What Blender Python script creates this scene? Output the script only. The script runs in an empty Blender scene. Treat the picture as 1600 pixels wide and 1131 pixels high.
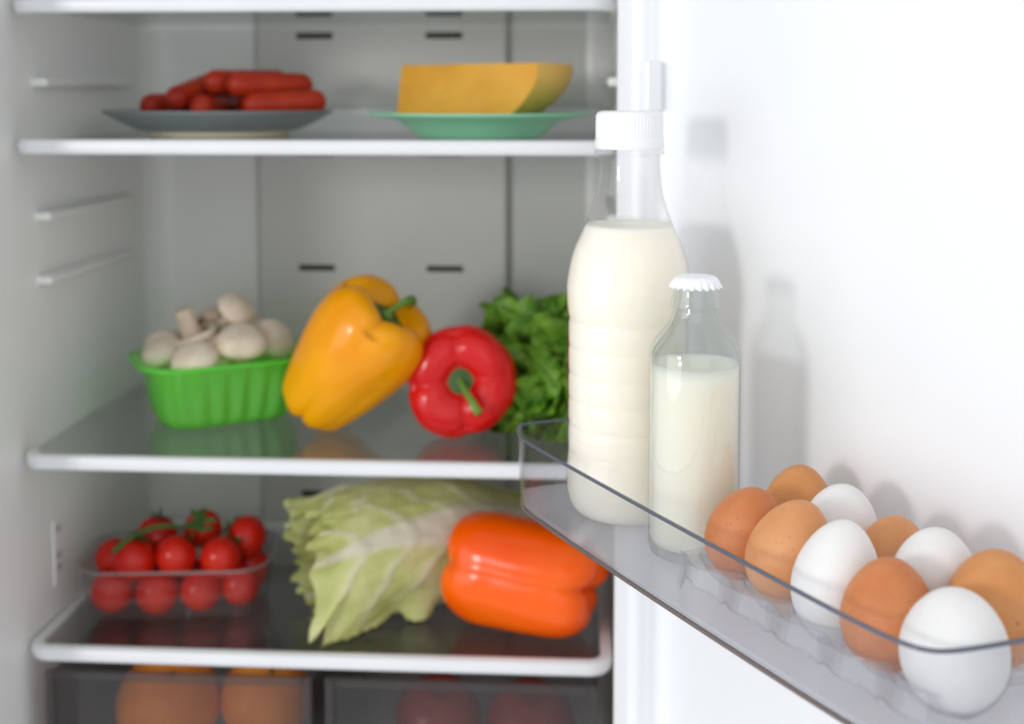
import bpy, bmesh, math, random
from mathutils import Vector, Matrix, noise
R = math.radians
PI = math.pi

# ------------------------------------------------------------------ camera, light, exposure
sc = bpy.context.scene
cam = bpy.data.cameras.new('camera')
cam_o = bpy.data.objects.new('camera', cam)
sc.collection.objects.link(cam_o)
cam_o.location = (.476, -1.05, 0)
cam_o.rotation_euler = (R(86), 0, R(3.5))
cam.sensor_width = 36
cam.lens = 42.75
cam.shift_y = -.17665
cam.clip_start = .02
cam.clip_end = 60
cam.dof.use_dof = True
cam.dof.focus_distance = .715
cam.dof.aperture_fstop = 4.8
sc.camera = cam_o

world = bpy.data.worlds.new('World')
sc.world = world
world.use_nodes = True
wb = world.node_tree.nodes['Background']
wb.inputs[0].default_value = (.93, .96, 1, 1)
wb.inputs[1].default_value = .87


def area(name, loc, target, w, h, power, col):
    l = bpy.data.lights.new(name, 'AREA')
    l.shape = 'RECTANGLE'
    l.size, l.size_y, l.energy, l.color = w, h, power, col
    o = bpy.data.objects.new(name, l)
    sc.collection.objects.link(o)
    o.location = loc
    o.rotation_euler = (Vector(target) - Vector(loc)).to_track_quat('-Z', 'Y').to_euler()
    return o


area('key_lamp', (-.98, -1.84, .16), (.52, -.25, -.2), .27, .27, 11.2, (1, .985, .96))
area('left_fill_lamp', (-2.0, -1.85, -.05), (.5, -.3, -.25), 2.2, 1.8, 20, (.97, .985, 1))  # added soft fill from the left, lightens bottle shadows on the door
area('front_fill_lamp', (.85, -2.9, .45), (.2, 0, -.25), 2.6, 2.2, 9, (1, .99, .975))  # added frontal fill behind the camera, brightens the cabinet interior

sc.view_settings.view_transform = 'Standard'
sc.view_settings.look = 'None'
sc.view_settings.exposure = 0
sc.view_settings.gamma = 1
sc.cycles.use_denoising = True
sc.cycles.max_bounces = 14
sc.cycles.transparent_max_bounces = 40
sc.cycles.transmission_bounces = 12
sc.cycles.glossy_bounces = 6
sc.cycles.diffuse_bounces = 6
sc.cycles.sample_clamp_indirect = 6

# ------------------------------------------------------------------ helpers
C = sc.collection


def link(name, me, mat=None, parent=None):
    o = bpy.data.objects.new(name, me)
    C.objects.link(o)
    if mat is not None and me is not None:
        me.materials.append(mat)
    if parent is not None:
        o.parent = parent
    return o


def tag(o, label=None, cat=None, group=None, kind=None):
    if label: o['label'] = label
    if cat: o['category'] = cat
    if group: o['group'] = group
    if kind: o['kind'] = kind
    return o


def thing(name, loc, label, cat, group=None, rz=0):
    o = link(name, None)
    o.location = loc
    o.rotation_euler = (0, 0, rz)
    return tag(o, label, cat, group)


def mk(name, v, f, mat, parent=None, smooth=True, uv=None):
    me = bpy.data.meshes.new(name)
    me.from_pydata([tuple(p) for p in v], [], f)
    if smooth:
        me.polygons.foreach_set('use_smooth', [True] * len(me.polygons))
    if uv:
        l = me.uv_layers.new(name='uv')
        for p in me.polygons:
            for li in p.loop_indices:
                l.data[li].uv = uv[me.loops[li].vertex_index]
    me.update()
    return link(name, me, mat, parent)


def lathe(prof, n=64, mod=None, close=True):
    """rings of (r, z); mod(theta, r, z, i) -> (r, z). r==0 ends are merged."""
    v, f, rings = [], [], []
    for i, (r, z) in enumerate(prof):
        if r <= 1e-7:
            rings.append([len(v)] * n)
            v.append((0, 0, z))
        else:
            ring = []
            for k in range(n):
                t = 2 * PI * k / n
                rr, zz = (r, z) if mod is None else mod(t, r, z, i)
                ring.append(len(v))
                v.append((rr * math.cos(t), rr * math.sin(t), zz))
            rings.append(ring)
    for a, b in zip(rings, rings[1:]):
        for k in range(n):
            q = [a[k], a[(k + 1) % n], b[(k + 1) % n], b[k]]
            u = []
            for x in q:
                if x not in u: u.append(x)
            if len(u) > 2: f.append(u)
    return v, f


def spline(pts, n):
    """Catmull-Rom through pts, n samples"""
    P = [Vector(p) for p in pts]
    P = [2 * P[0] - P[1]] + P + [2 * P[-1] - P[-2]]
    out = []
    m = len(P) - 3
    for i in range(n):
        t = i / (n - 1) * m
        k = min(int(t), m - 1)
        t -= k
        a, b, c, d = P[k:k + 4]
        out.append(.5 * ((2 * b) + (c - a) * t + (2 * a - 5 * b + 4 * c - d) * t * t + (3 * b - a - 3 * c + d) * t ** 3))
    return out


def tube(path, rad, n=12, cap=True, flat=1.0):
    """path: list of Vectors, rad: float or list"""
    v, f = [], []
    m = len(path)
    up = Vector((0, 0, 1))
    prev = None
    for i, p in enumerate(path):
        t = (path[min(i + 1, m - 1)] - path[max(i - 1, 0)]).normalized()
        if prev is None:
            a = t.orthogonal().normalized()
        else:
            a = (prev - t * prev.dot(t)).normalized()
        prev = a
        b = t.cross(a)
        r = rad if isinstance(rad, (int, float)) else rad[i]
        for k in range(n):
            q = 2 * PI * k / n
            v.append(p + a * math.cos(q) * r + b * math.sin(q) * r * flat)
    for i in range(m - 1):
        for k in range(n):
            f.append([i * n + k, i * n + (k + 1) % n, (i + 1) * n + (k + 1) % n, (i + 1) * n + k])
    if cap:
        f.append(list(range(n))[::-1])
        f.append([(m - 1) * n + k for k in range(n)])
    return v, f


def grid(fn, nu, nv):
    v, f, uv = [], [], []
    for i in range(nu + 1):
        for j in range(nv + 1):
            u, w = i / nu, j / nv
            v.append(fn(u, w))
            uv.append((u, w))
    for i in range(nu):
        for j in range(nv):
            a = i * (nv + 1) + j
            f.append([a, a + nv + 1, a + nv + 2, a + 1])
    return v, f, uv


def box(name, lo, hi, mat, parent=None, bev=0.0, seg=3):
    bm = bmesh.new()
    bmesh.ops.create_cube(bm, size=1)
    lo, hi = Vector(lo), Vector(hi)
    for q in bm.verts:
        q.co = Vector(((lo.x + hi.x) / 2 + q.co.x * (hi.x - lo.x), (lo.y + hi.y) / 2 + q.co.y * (hi.y - lo.y), (lo.z + hi.z) / 2 + q.co.z * (hi.z - lo.z)))
    if bev:
        bmesh.ops.bevel(bm, geom=list(bm.edges), offset=bev, segments=seg, affect='EDGES', profile=.5)
    me = bpy.data.meshes.new(name)
    bm.to_mesh(me)
    bm.free()
    me.polygons.foreach_set('use_smooth', [True] * len(me.polygons))
    o = link(name, me, mat, parent)
    if bev:
        wn = o.modifiers.new('wn', 'WEIGHTED_NORMAL')
        wn.keep_sharp = True
    else:
        me.polygons.foreach_set('use_smooth', [False] * len(me.polygons))
    return o


def prism(name, outline, z0, z1, mat, parent=None, bev=0.0, smooth=False):
    bm = bmesh.new()
    b = [bm.verts.new((x, y, z0)) for x, y in outline]
    t = [bm.verts.new((x, y, z1)) for x, y in outline]
    n = len(b)
    bm.faces.new(b[::-1])
    bm.faces.new(t)
    for i in range(n):
        bm.faces.new((b[i], b[(i + 1) % n], t[(i + 1) % n], t[i]))
    bmesh.ops.recalc_face_normals(bm, faces=bm.faces)
    if bev:
        es = [e for e in bm.edges if abs(e.verts[0].co.z - e.verts[1].co.z) < 1e-7]
        bmesh.ops.bevel(bm, geom=es, offset=bev, segments=3, affect='EDGES', profile=.5)
    me = bpy.data.meshes.new(name)
    bm.to_mesh(me)
    bm.free()
    me.polygons.foreach_set('use_smooth', [True] * len(me.polygons))
    o = link(name, me, mat, parent)
    o.modifiers.new('wn', 'WEIGHTED_NORMAL').keep_sharp = True
    me.set_sharp_from_angle(angle=R(50))
    return o


def rrect(w, h, r, n=6):
    """rounded rectangle outline centred on 0, counter-clockwise"""
    out = []
    for cx, cy, a0 in ((w / 2 - r, h / 2 - r, 0), (-w / 2 + r, h / 2 - r, 90), (-w / 2 + r, -h / 2 + r, 180), (w / 2 - r, -h / 2 + r, 270)):
        for k in range(n + 1):
            a = R(a0 + 90 * k / n)
            out.append((cx + r * math.cos(a), cy + r * math.sin(a)))
    return out


def sm(a, b, x):
    t = min(1, max(0, (x - a) / (b - a)))
    return t * t * (3 - 2 * t)


# ------------------------------------------------------------------ materials
def nt(name):
    m = bpy.data.materials.new(name)
    m.use_nodes = True
    m.node_tree.nodes.clear()
    N = m.node_tree.nodes
    out = N.new('ShaderNodeOutputMaterial')
    return m, N, m.node_tree.links, out


def plain(name, c1, c2=None, rough=.4, scale=30, spec=.5, sss=0, sssr=(.01, .005, .003), bump=0, bscale=None, coat=0, trans=0, detail=4, thresh=(.35, .65), ior=1.45, rvar=0):
    m, N, L, out = nt(name)
    p = N.new('ShaderNodeBsdfPrincipled')
    L.new(p.outputs[0], out.inputs[0])
    p.inputs['Roughness'].default_value = rough
    p.inputs['IOR'].default_value = ior
    p.inputs['Specular IOR Level'].default_value = spec
    p.inputs['Coat Weight'].default_value = coat
    p.inputs['Coat Roughness'].default_value = .08
    p.inputs['Transmission Weight'].default_value = trans
    if sss:
        p.inputs['Subsurface Weight'].default_value = sss
        p.inputs['Subsurface Radius'].default_value = (1, .6, .4) if sssr is None else tuple(x / max(sssr) for x in sssr)
        p.inputs['Subsurface Scale'].default_value = max(sssr or (.01,))
    tc = N.new('ShaderNodeTexCoord')
    if c2 is None:
        p.inputs['Base Color'].default_value = (*c1, 1)
    else:
        n = N.new('ShaderNodeTexNoise')
        n.inputs['Scale'].default_value = scale
        n.inputs['Detail'].default_value = detail
        L.new(tc.outputs['Object'], n.inputs['Vector'])
        r = N.new('ShaderNodeValToRGB')
        r.color_ramp.elements[0].position, r.color_ramp.elements[1].position = thresh
        r.color_ramp.elements[0].color = (*c1, 1)
        r.color_ramp.elements[1].color = (*c2, 1)
        L.new(n.outputs[0], r.inputs[0])
        L.new(r.outputs[0], p.inputs['Base Color'])
    if rvar:
        n2 = N.new('ShaderNodeTexNoise')
        n2.inputs['Scale'].default_value = 9
        n2.inputs['Detail'].default_value = 6
        L.new(tc.outputs['Object'], n2.inputs['Vector'])
        mr = N.new('ShaderNodeMapRange')
        mr.inputs[3].default_value = rough - rvar
        mr.inputs[4].default_value = rough + rvar
        L.new(n2.outputs[0], mr.inputs[0])
        L.new(mr.outputs[0], p.inputs['Roughness'])
    if bump:
        n = N.new('ShaderNodeTexNoise')
        n.inputs['Scale'].default_value = bscale or scale * 4
        n.inputs['Detail'].default_value = 3
        L.new(tc.outputs['Object'], n.inputs['Vector'])
        b = N.new('ShaderNodeBump')
        b.inputs['Strength'].default_value = bump
        b.inputs['Distance'].default_value = .001
        L.new(n.outputs[0], b.inputs['Height'])
        L.new(b.outputs[0], p.inputs['Normal'])
    return m


def thin(name, tint, rough=.02, ior=1.5, body=0, bodycol=(.8, .8, .8), gain=1.0):
    """thin clear wall: tinted see-through, Fresnel gloss, optional milky body"""
    m, N, L, out = nt(name)
    g = N.new('ShaderNodeNewGeometry')
    mx = N.new('ShaderNodeMix')
    mx.inputs[2].default_value = ior
    mx.inputs[3].default_value = 1 / ior
    L.new(g.outputs['Backfacing'], mx.inputs[0])
    fr = N.new('ShaderNodeFresnel')
    L.new(mx.outputs[0], fr.inputs[0])
    mul = N.new('ShaderNodeMath')
    mul.operation = 'MULTIPLY'
    mul.use_clamp = True
    mul.inputs[1].default_value = gain
    L.new(fr.outputs[0], mul.inputs[0])
    tr = N.new('ShaderNodeBsdfTransparent')
    tr.inputs[0].default_value = (*tint, 1)
    src = tr
    if body:
        df = N.new('ShaderNodeBsdfDiffuse')
        df.inputs[0].default_value = (*bodycol, 1)
        tl = N.new('ShaderNodeBsdfTranslucent')
        tl.inputs[0].default_value = (*bodycol, 1)
        mm = N.new('ShaderNodeMixShader')
        mm.inputs[0].default_value = .5
        L.new(df.outputs[0], mm.inputs[1])
        L.new(tl.outputs[0], mm.inputs[2])
        m2 = N.new('ShaderNodeMixShader')
        m2.inputs[0].default_value = body
        L.new(tr.outputs[0], m2.inputs[1])
        L.new(mm.outputs[0], m2.inputs[2])
        src = m2
    gl = N.new('ShaderNodeBsdfGlossy')
    gl.inputs['Roughness'].default_value = rough
    ms = N.new('ShaderNodeMixShader')
    L.new(mul.outputs[0], ms.inputs[0])
    L.new(src.outputs[0], ms.inputs[1])
    L.new(gl.outputs[0], ms.inputs[2])
    L.new(ms.outputs[0], out.inputs[0])
    return m


def glassm(name, col, ior=1.5, rough=0.0):
    m, N, L, out = nt(name)
    g = N.new('ShaderNodeBsdfGlass')
    g.inputs['Color'].default_value = (*col, 1)
    g.inputs['IOR'].default_value = ior
    g.inputs['Roughness'].default_value = rough
    L.new(g.outputs[0], out.inputs[0])
    return m


M = {}
M['liner'] = plain('white_liner_plastic', (.765, .765, .755), (.795, .795, .785), rough=.33, scale=3, rvar=.06)
M['backpanel'] = plain('grey_back_panel_plastic', (.575, .572, .548), (.61, .607, .582), rough=.33, scale=4, rvar=.08)
M['rearliner'] = plain('grey_rear_liner', (.57, .572, .552), (.60, .602, .582), rough=.35, scale=4, rvar=.06)
M['slot'] = plain('dark_vent', (.03, .03, .032), rough=.7)
M['door'] = plain('white_door_liner', (.83, .84, .86), (.85, .86, .875), rough=.35, scale=3, rvar=.06)
M['trim'] = plain('white_shelf_trim', (.74, .75, .77), (.78, .79, .80), rough=.28, scale=8)
M['cabinet'] = plain('white_cabinet', (.75, .76, .77), rough=.35)
M['shelfglass'] = thin('shelf_glass', (.86, .88, .87), rough=.015, ior=1.52)
M['bin'] = thin('clear_bin_plastic', (.94, .945, .955), rough=.03, ior=1.5)
M['binfloor'] = thin('smoky_bin_floor_plastic', (.9, .9, .92), rough=.06, ior=1.5, body=.45, bodycol=(.82, .81, .83))
M['rim'] = plain('clear_plastic_edge_painted_dark', (.10, .108, .145), rough=.15, spec=.6)  # darkness of internal reflection in the clear edge, painted as base colour
M['tray'] = thin('clear_egg_tray_plastic', (.93, .935, .94), rough=.05, ior=1.5, body=.10, bodycol=(.85, .85, .87), gain=1.6)
M['pet'] = thin('clear_bottle_plastic', (.985, .985, .987), rough=.04, ior=1.42)
M['glass'] = thin('bottle_glass', (.925, .945, .94), rough=.02, ior=1.52, gain=1.7)
M['milk'] = plain('milk', (.925, .865, .755), rough=.35, sss=1.0, sssr=(.022, .019, .013))
M['cap'] = plain('white_bottle_cap', (.86, .865, .88), rough=.38)
M['punnet'] = thin('green_punnet_plastic', (.45, .95, .16), rough=.14, ior=1.5, body=.70, bodycol=(.27, .94, .12))
M['clearbox'] = thin('clear_food_box_plastic', (.88, .88, .88), rough=.08, ior=1.45, body=.05, bodycol=(.6, .55, .55))
M['drawer'] = thin('clear_crisper_plastic', (.76, .74, .74), rough=.06, ior=1.5, body=.02, bodycol=(.5, .49, .5))
M['drawerframe'] = plain('grey_crisper_frame', (.42, .41, .42), rough=.3)

# ------------------------------------------------------------------ refrigerator
ZT, ZB = .34, -.78
fridge = thing('refrigerator', (.235, .1, ZB - .03), 'white open refrigerator cabinet with grey back wall and door swung open to the right', 'refrigerator')
FI = Matrix.Translation(fridge.location).inverted()


def fpart(o):
    """put a part modelled in scene coordinates under the refrigerator"""
    o.parent = fridge
    o.matrix_parent_inverse = FI
    return o


# liner: plan profile extruded up; left flange, left wall, rounded corner, back, corner, right wall, flange
def arc(cx, cy, r, a0, a1, n=8):
    return [(cx + r * math.cos(R(a0 + (a1 - a0) * k / n)), cy + r * math.sin(R(a0 + (a1 - a0) * k / n))) for k in range(n + 1)]


plan = [(-.095, -.118)] + [(-.058 + .016 * math.sin(R(a)), -.102 - .016 * math.cos(R(a))) for a in range(0, 91, 10)]  # left front extended out of view to shade shelf trims and interior
plan += [(-.0400, 0.0), (-.0345, .15), (-.0300, .28)]
plan += [(-.0300 + .032 * (1 - math.cos(R(a))), .296 + .034 * math.sin(R(a))) for a in range(0, 91, 10)]
plan += [(.10, .330), (.235, .330), (.40, .330)]
plan += [(.4705 + .032 * math.sin(R(a)), .296 + .034 * math.cos(R(a))) for a in range(0, 91, 10)]
plan += [(.503, .28), (.5045, .15), (.506, 0)]
plan += [(.524 - .016 * math.cos(R(a)), -.040 - .016 * math.sin(R(a))) for a in range(0, 91, 10)]
plan += [(.553, -.056)]
zs = [ZB, -.6, -.4, -.2, 0, .2, ZT]
nL = 11 + 3 + 10                    # flange, wall and corner of the left side
for nm, pp, mt in (('side_liner', plan[:nL + 1], 'liner'), ('rear_liner', plan[nL:nL + 5], 'rearliner'), ('side_liner', plan[nL + 4:], 'liner')):
    v, f = [], []
    for z in zs:
        v += [(x, y, z) for x, y in pp]
    n = len(pp)
    for i in range(len(zs) - 1):
        for k in range(n - 1):
            f.append([i * n + k, (i + 1) * n + k, (i + 1) * n + k + 1, i * n + k + 1])
    fpart(mk(nm, v, f, M[mt])).data.set_sharp_from_angle(angle=R(40))
# cabinet: outside sheets, roof and floor of the compartment
for nm, lo, hi in (('cabinet_side', (-.12, -.1185, ZB - .03), (-.0955, .40, ZT + .05)), ('cabinet_side', (.5535, -.0565, ZB - .03), (.578, .40, ZT + .05)),
                   ('cabinet_back', (-.0953, .37, ZB - .03), (.5533, .399, ZT + .05)), ('ceiling_liner', (-.0953, -.055, ZT - .002), (.5533, .3695, ZT + .049)),
                   ('floor_liner', (-.0953, -.055, ZB - .029), (.5533, .3695, ZB + .002))):
    fpart(box(nm, lo, hi, M['cabinet'], bev=.004))

# air duct panel on the back wall, with vent slots
bp = fpart(box('back_panel', (.100, .318, ZB + .01), (.387, .3285, ZT - .01), M['backpanel'], bev=.005, seg=4))
for x0, x1 in ((.1475, .1890), (.2950, .3365)):
    for z in (.0675, -.0645, -.1965, -.3285, -.4605):
        s = box('vent_slot', (x0, .3165, z - .0033), (x1, .3195, z + .0033), M['slot'], bev=.001, seg=2)
        s.parent = bp
for x in (.0985, .3885):
    s = box('panel_seam', (x - .0012, .3272, ZB + .01), (x + .0012, .3305, ZT - .01), M['drawerframe'])
    s.parent = bp
# shelf rails on both side walls, with a front stop
for side, x in ((1, -.0340), (-1, .5052)):
    for z in (.0125, -.1125, -.173):
        a, b = sorted((x - side * .010, x + side * .0105))
        rl = fpart(box('shelf_rail', (a, .052, z - .0045), (b, .268, z + .0045), M['liner'], bev=.004))
# small slide control on the left wall of the lower compartment
ctl = fpart(box('slide_control', (-.0430, .070, -.474), (-.0361, .100, -.410), M['liner'], bev=.0006))
for z in (-.420, -.446, -.458):
    q = box('mark', (-.0362, .074, z - .003), (-.0356, .084, z + .003), M['drawerframe'], bev=.0003, seg=1)
    q.parent = ctl

# ---- door: frame of the open door: s runs along the door towards the viewer, o = away from the food side
P0 = Vector((.4325, -.215, 0))
DV = Vector((.507, -.862, 0))
NV = Vector((.862, .507, 0))


def D(s, o, z):
    p = P0 + DV * s + NV * o
    return Vector((p.x, p.y, z))


PO = .142           # inner face of the door
dz0, dz1 = ZB, ZT + .04
prof = [(-.110, .170), (-.108, .146)]
prof += [(-.100, .140), (-.088, .1375), (-.078, .133), (-.073, .127)]
prof += [(-.067 - .006 * math.cos(R(a)), .1245 - .006 * math.sin(R(a))) for a in range(0, 91, 15)]
prof += [(-.049 + .009 * math.sin(R(a)), .1275 - .009 * math.cos(R(a))) for a in range(0, 91, 10)]
prof += [(-.0390, .1305)]
prof += [(-.0300 - .008 * math.cos(R(a)), .1335 + .008 * math.sin(R(a))) for a in range(0, 91, 10)]
prof += [(-.026, .1416), (-.0252, .1424), (-.0236, .1424), (-.0228, PO - .0002)]
prof += [(-.01, PO), (.10, PO), (.22, PO), (.34, PO), (.425, PO)]
# the far dyke of the door, outside the frame
prof += [(.436, .140), (.441, .132), (.443, .118), (.449, .109), (.465, .108), (.473, .114), (.476, .13), (.49, .138), (.512, .146), (.514, .170)]
v, f = [], []
zz = [dz0, -.5, -.2, .1, dz1]
for z in zz:
    v += [D(s, o, z) for s, o in prof]
n = len(prof)
for i in range(len(zz) - 1):
    for k in range(n - 1):
        f.append([i * n + k, i * n + k + 1, (i + 1) * n + k + 1, (i + 1) * n + k])
door = fpart(mk('door', v, f, M['door']))
door.data.set_sharp_from_angle(angle=R(35))
tag(door, 'white inner door panel standing open beside the shelves')
o = mk('door_shell', [D(s, oo, z) for z in (dz0, dz1) for s, oo in ((-.112, .171), (.516, .171), (.516, .215), (-.112, .215))],
       [[0, 1, 5, 4], [1, 2, 6, 5], [2, 3, 7, 6], [3, 0, 4, 7], [3, 2, 1, 0], [4, 5, 6, 7]], M['cabinet'], smooth=False)
o.parent = door
# bosses that carry a higher bin, on the end wall of the door
for z0, z1 in ((-.012, .026),):
    outl = [(-.0400, .1215), (-.0335, .122), (-.0318, .1235), (-.0318, .1340), (-.0335, .1360), (-.0400, .1375)]
    bm = bmesh.new()
    lo = [bm.verts.new(D(s, oo, z0)) for s, oo in outl]
    hi = [bm.verts.new(D(s, oo, z1)) for s, oo in outl]
    bm.faces.new(lo[::-1]); bm.faces.new(hi)
    for i in range(len(outl)):
        bm.faces.new((lo[i], lo[(i + 1) % len(outl)], hi[(i + 1) % len(outl)], hi[i]))
    bmesh.ops.recalc_face_normals(bm, faces=bm.faces)
    bmesh.ops.bevel(bm, geom=[e for e in bm.edges if abs(e.verts[0].co.z - e.verts[1].co.z) < 1e-6], offset=.0012, segments=2, affect='EDGES')
    me = bpy.data.meshes.new('bin_boss')
    bm.to_mesh(me); bm.free()
    o = link('bin_boss', me, M['door'], door)

# ------------------------------------------------------------------ shelves
SX0, SX1 = -.0365, .5015


def shelf(ztop, label, side=False, rail=.028):
    t = thing('fridge_shelf', ((SX0 + SX1) / 2, .16, ztop), label, 'shelf', 'glass shelves of the refrigerator')
    w = SX1 - SX0
    # front trim: extruded rounded bar whose ends curl back round the corners
    r = .022
    path = [(-w / 2 + .001, .020)] + [(-w / 2 + r - r * math.cos(R(a)), -.16 + r - r * math.sin(R(a))) for a in range(0, 91, 9)]
    path += [(-w / 4, -.1606), (0, -.1610), (w / 4, -.1606)]
    path += [(w / 2 - r + r * math.sin(R(a)), -.16 + r - r * math.cos(R(a))) for a in range(0, 91, 9)] + [(w / 2 - .001, .020)]
    sec = [(.0105, 0.0), (.003, .0006), (.0008, -.0012), (0, -.0045), (.0006, -.0095), (.0025, -.0125), (.0095, -.0125), (.0105, -.0105)]
    if not side:
        path = path[1:-1]
    v, f = [], []
    m = len(path)
    for i, p in enumerate(path):
        a = Vector(path[max(i - 1, 0)]); b = Vector(path[min(i + 1, m - 1)])
        tn = (b - a).normalized()
        nn = Vector((-tn.y, tn.x))           # inwards
        for (d_, z_) in sec:
            q = Vector(p) + nn * d_
            v.append((q.x, q.y, z_ + .0012))
    k = len(sec)
    for i in range(m - 1):
        for j in range(k):
            f.append([i * k + j, (i + 1) * k + j, (i + 1) * k + (j + 1) % k, i * k + (j + 1) % k])
    f.append(list(range(k))); f.append([(m - 1) * k + j for j in range(k)][::-1])
    tr = mk('front_trim', v, f, M['trim'], t)
    tr.data.set_sharp_from_angle(angle=R(60))
    g = 0.0012 if not side else .0112
    box('glass', (-w / 2 + g + .002, -.1490, -.0048), (w / 2 - g, .1475, 0), M['shelfglass'], t, bev=.0006, seg=1)
    if rail > .002: box('rear_rail', (-w / 2 + .010, .1482, -.010), (w / 2 - .004, .158, rail), M['trim'], t, bev=.003)
    if side:
        for s_ in (-1, 1):
            a, b = sorted((s_ * (w / 2 - .0005), s_ * (w / 2 - .0108)))
            box('side_trim', (a, .0205, -.0112), (b, .1478, .0012), M['trim'], t, bev=.002)
    return t


Z1, Z2, Z3, Z4 = .0845, -.0405, -.3262, -.5045
shelf(Z1, 'topmost glass shelf, of which only the white front edge shows', rail=.001)
shelf(Z2, 'glass shelf carrying the sausage plate and the cheese plate', rail=.026)
shelf(Z3, 'glass shelf carrying the mushroom punnet, the peppers and the lettuce', rail=.012)
shelf(Z4, 'lowest glass shelf with white frame, under the tomatoes and cabbage', side=True, rail=.012)

# ------------------------------------------------------------------ crisper drawers
def drawer(x0, x1, label):
    t = thing('crisper_drawer', ((x0 + x1) / 2, .14, -.725), label, 'drawer', 'crisper drawers under the lowest shelf')
    w = (x1 - x0) / 2
    box('front_panel', (-w, -.130, 0), (w, -.126, .198), M['drawer'], t, bev=.0012, seg=2)
    box('side_wall', (-w, -.1255, 0), (-w + .003, .15, .19), M['drawer'], t)
    box('side_wall', (w - .003, -.1255, 0), (w, .15, .19), M['drawer'], t)
    box('rear_wall', (-w + .0032, .147, .0032), (w - .0032, .15, .19), M['drawer'], t)
    box('base', (-w + .0032, -.1255, 0), (w - .0032, .1468, .003), M['drawer'], t)
    for s_ in (-1, 1):
        a, b = sorted((s_ * w, s_ * (w - .009)))
        box('corner_post', (a + .0004, -.1345, 0), (b - .0004, -.1302, .198), M['drawer'], t, bev=.001, seg=2)
    box('top_edge', (-w + .0095, -.1345, .190), (w - .0095, -.1302, .198), M['drawer'], t, bev=.001, seg=2)
    return t


drawer(-.020, .2285, 'clear plastic crisper drawer with oranges under the tomatoes')
drawer(.2405, .489, 'clear plastic crisper drawer with red apples under the orange pepper')


def fruit(name, loc, r, mat, stemm, label, cat, grp, dimple=.12, oblate=.95, rot=(0, 0, 0)):
    t = thing(name, loc, label, cat, grp)
    t.rotation_euler = rot
    pr = []
    for i in range(29):
        a = PI * i / 28
        rr = r * math.sin(a)
        z = -r * oblate * math.cos(a)
        z -= r * dimple * math.exp(-(rr / (.26 * r)) ** 2) * (1 if a > PI / 2 else -.5)
        pr.append((rr if 0 < i < 28 else 0, z))
    v, f = lathe(pr, 40)
    mk('fruit', v, f, mat, t)
    v, f = tube([Vector((0, 0, r * (oblate - dimple) + z)) for z in (-.002, .002, .005)], [.0022, .0018, .002], 8)
    mk('stem', v, f, stemm, t)
    return t


M['orange_fruit'] = plain('orange_peel', (.80, .23, .02), (.86, .30, .03), rough=.42, scale=40, bump=.5, bscale=260)
M['apple'] = plain('red_apple_skin', (.24, .015, .015), (.33, .05, .03), rough=.25, scale=18)
M['stemdry'] = plain('dry_stem', (.12, .09, .03), rough=.8)
for x, y, z, r, w in ((.073, .072, -.588, .050, 'larger orange in the left crisper drawer, near its left side'),
                      (.166, .085, -.586, .044, 'smaller orange in the left crisper drawer, right of the larger one')):
    fruit('orange', (x, y, z), r, M['orange_fruit'], M['stemdry'], w, 'orange', 'oranges in the crisper drawer', .05, .96, (.5, .3, 0))
for x, y, z, r, w in ((.335, .085, -.60, .042, 'red apple at the left of the right crisper drawer'), (.425, .075, -.598, .043, 'red apple at the right of the right crisper drawer')):
    fruit('apple', (x, y, z), r, M['apple'], M['stemdry'], w, 'apple', 'apples in the crisper drawer', .2, .9, (.2, .1, 0))

# ------------------------------------------------------------------ bin on the door
FZ = -.290
RZ = -.239


def bin_outline(gr):
    """gr 0..1 from floor to rim; list of (s, o)"""
    pts = [(-.0290, .1395), (-.0325, .060), (-.0372, .021), (-.0340, .0125), (-.012, .0020), (0, -.0008), (.05, -.0024), (.17, -.0032), (.30, -.0022),
           (.346, -.0004), (.3640, .0035), (.3735, .0125), (.3810, .060), (.3880, .1395)]
    out = []
    for s, o in pts:
        c = .165
        out.append((c + (s - c) * (.992 + .008 * gr), o + (1 - gr) * .0022 * (1 if o < .1 else 0)))
    # round corners
    dense = []
    for i in range(len(out) - 1):
        a, b = Vector(out[i]), Vector(out[i + 1])
        for k in range(4):
            dense.append(a.lerp(b, k / 4))
    dense.append(Vector(out[-1]))
    for _ in range(3):
        dense = [dense[0]] + [(dense[i - 1] + 2 * dense[i] + dense[i + 1]) / 4 for i in range(1, len(dense) - 1)] + [dense[-1]]
    return dense


def offset_line(line, d):
    out = []
    for i, p in enumerate(line):
        a, b = line[max(i - 1, 0)], line[min(i + 1, len(line) - 1)]
        t = (b - a).normalized()
        out.append(p + Vector((-t.y, t.x)) * -d)
    return out


binT = thing('door_bin', D(.17, .07, FZ), 'clear plastic door bin holding two milk bottles and a tray of eggs', 'bin')
BI = Matrix.Translation(binT.location).inverted()


def bpart(o, par=None):
    o.parent = par or binT
    if par is None: o.matrix_parent_inverse = BI
    return o


TH = -.0018
levels = [(FZ, 0.0), (FZ + .012, .25), (FZ + .03, .6), (RZ - .0016, .98)]
vo, fo = [], []
L0 = len(bin_outline(0))
loops = []
for z, g in levels:
    loops.append([D(p.x, p.y, z) for p in bin_outline(g)])
for z, g in levels[::-1]:
    loops.append([D(p.x, p.y, z) for p in offset_line(bin_outline(g), TH)])
v = [p for l in loops for p in l]
nl = len(loops)
f = []
for i in range(nl):
    j = (i + 1) % nl
    for k in range(L0 - 1):
        f.append([i * L0 + k, i * L0 + k + 1, j * L0 + k + 1, j * L0 + k])
wall = bpart(mk('wall', v, f, M['bin']))
wall.data.set_sharp_from_angle(angle=R(50))
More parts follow.
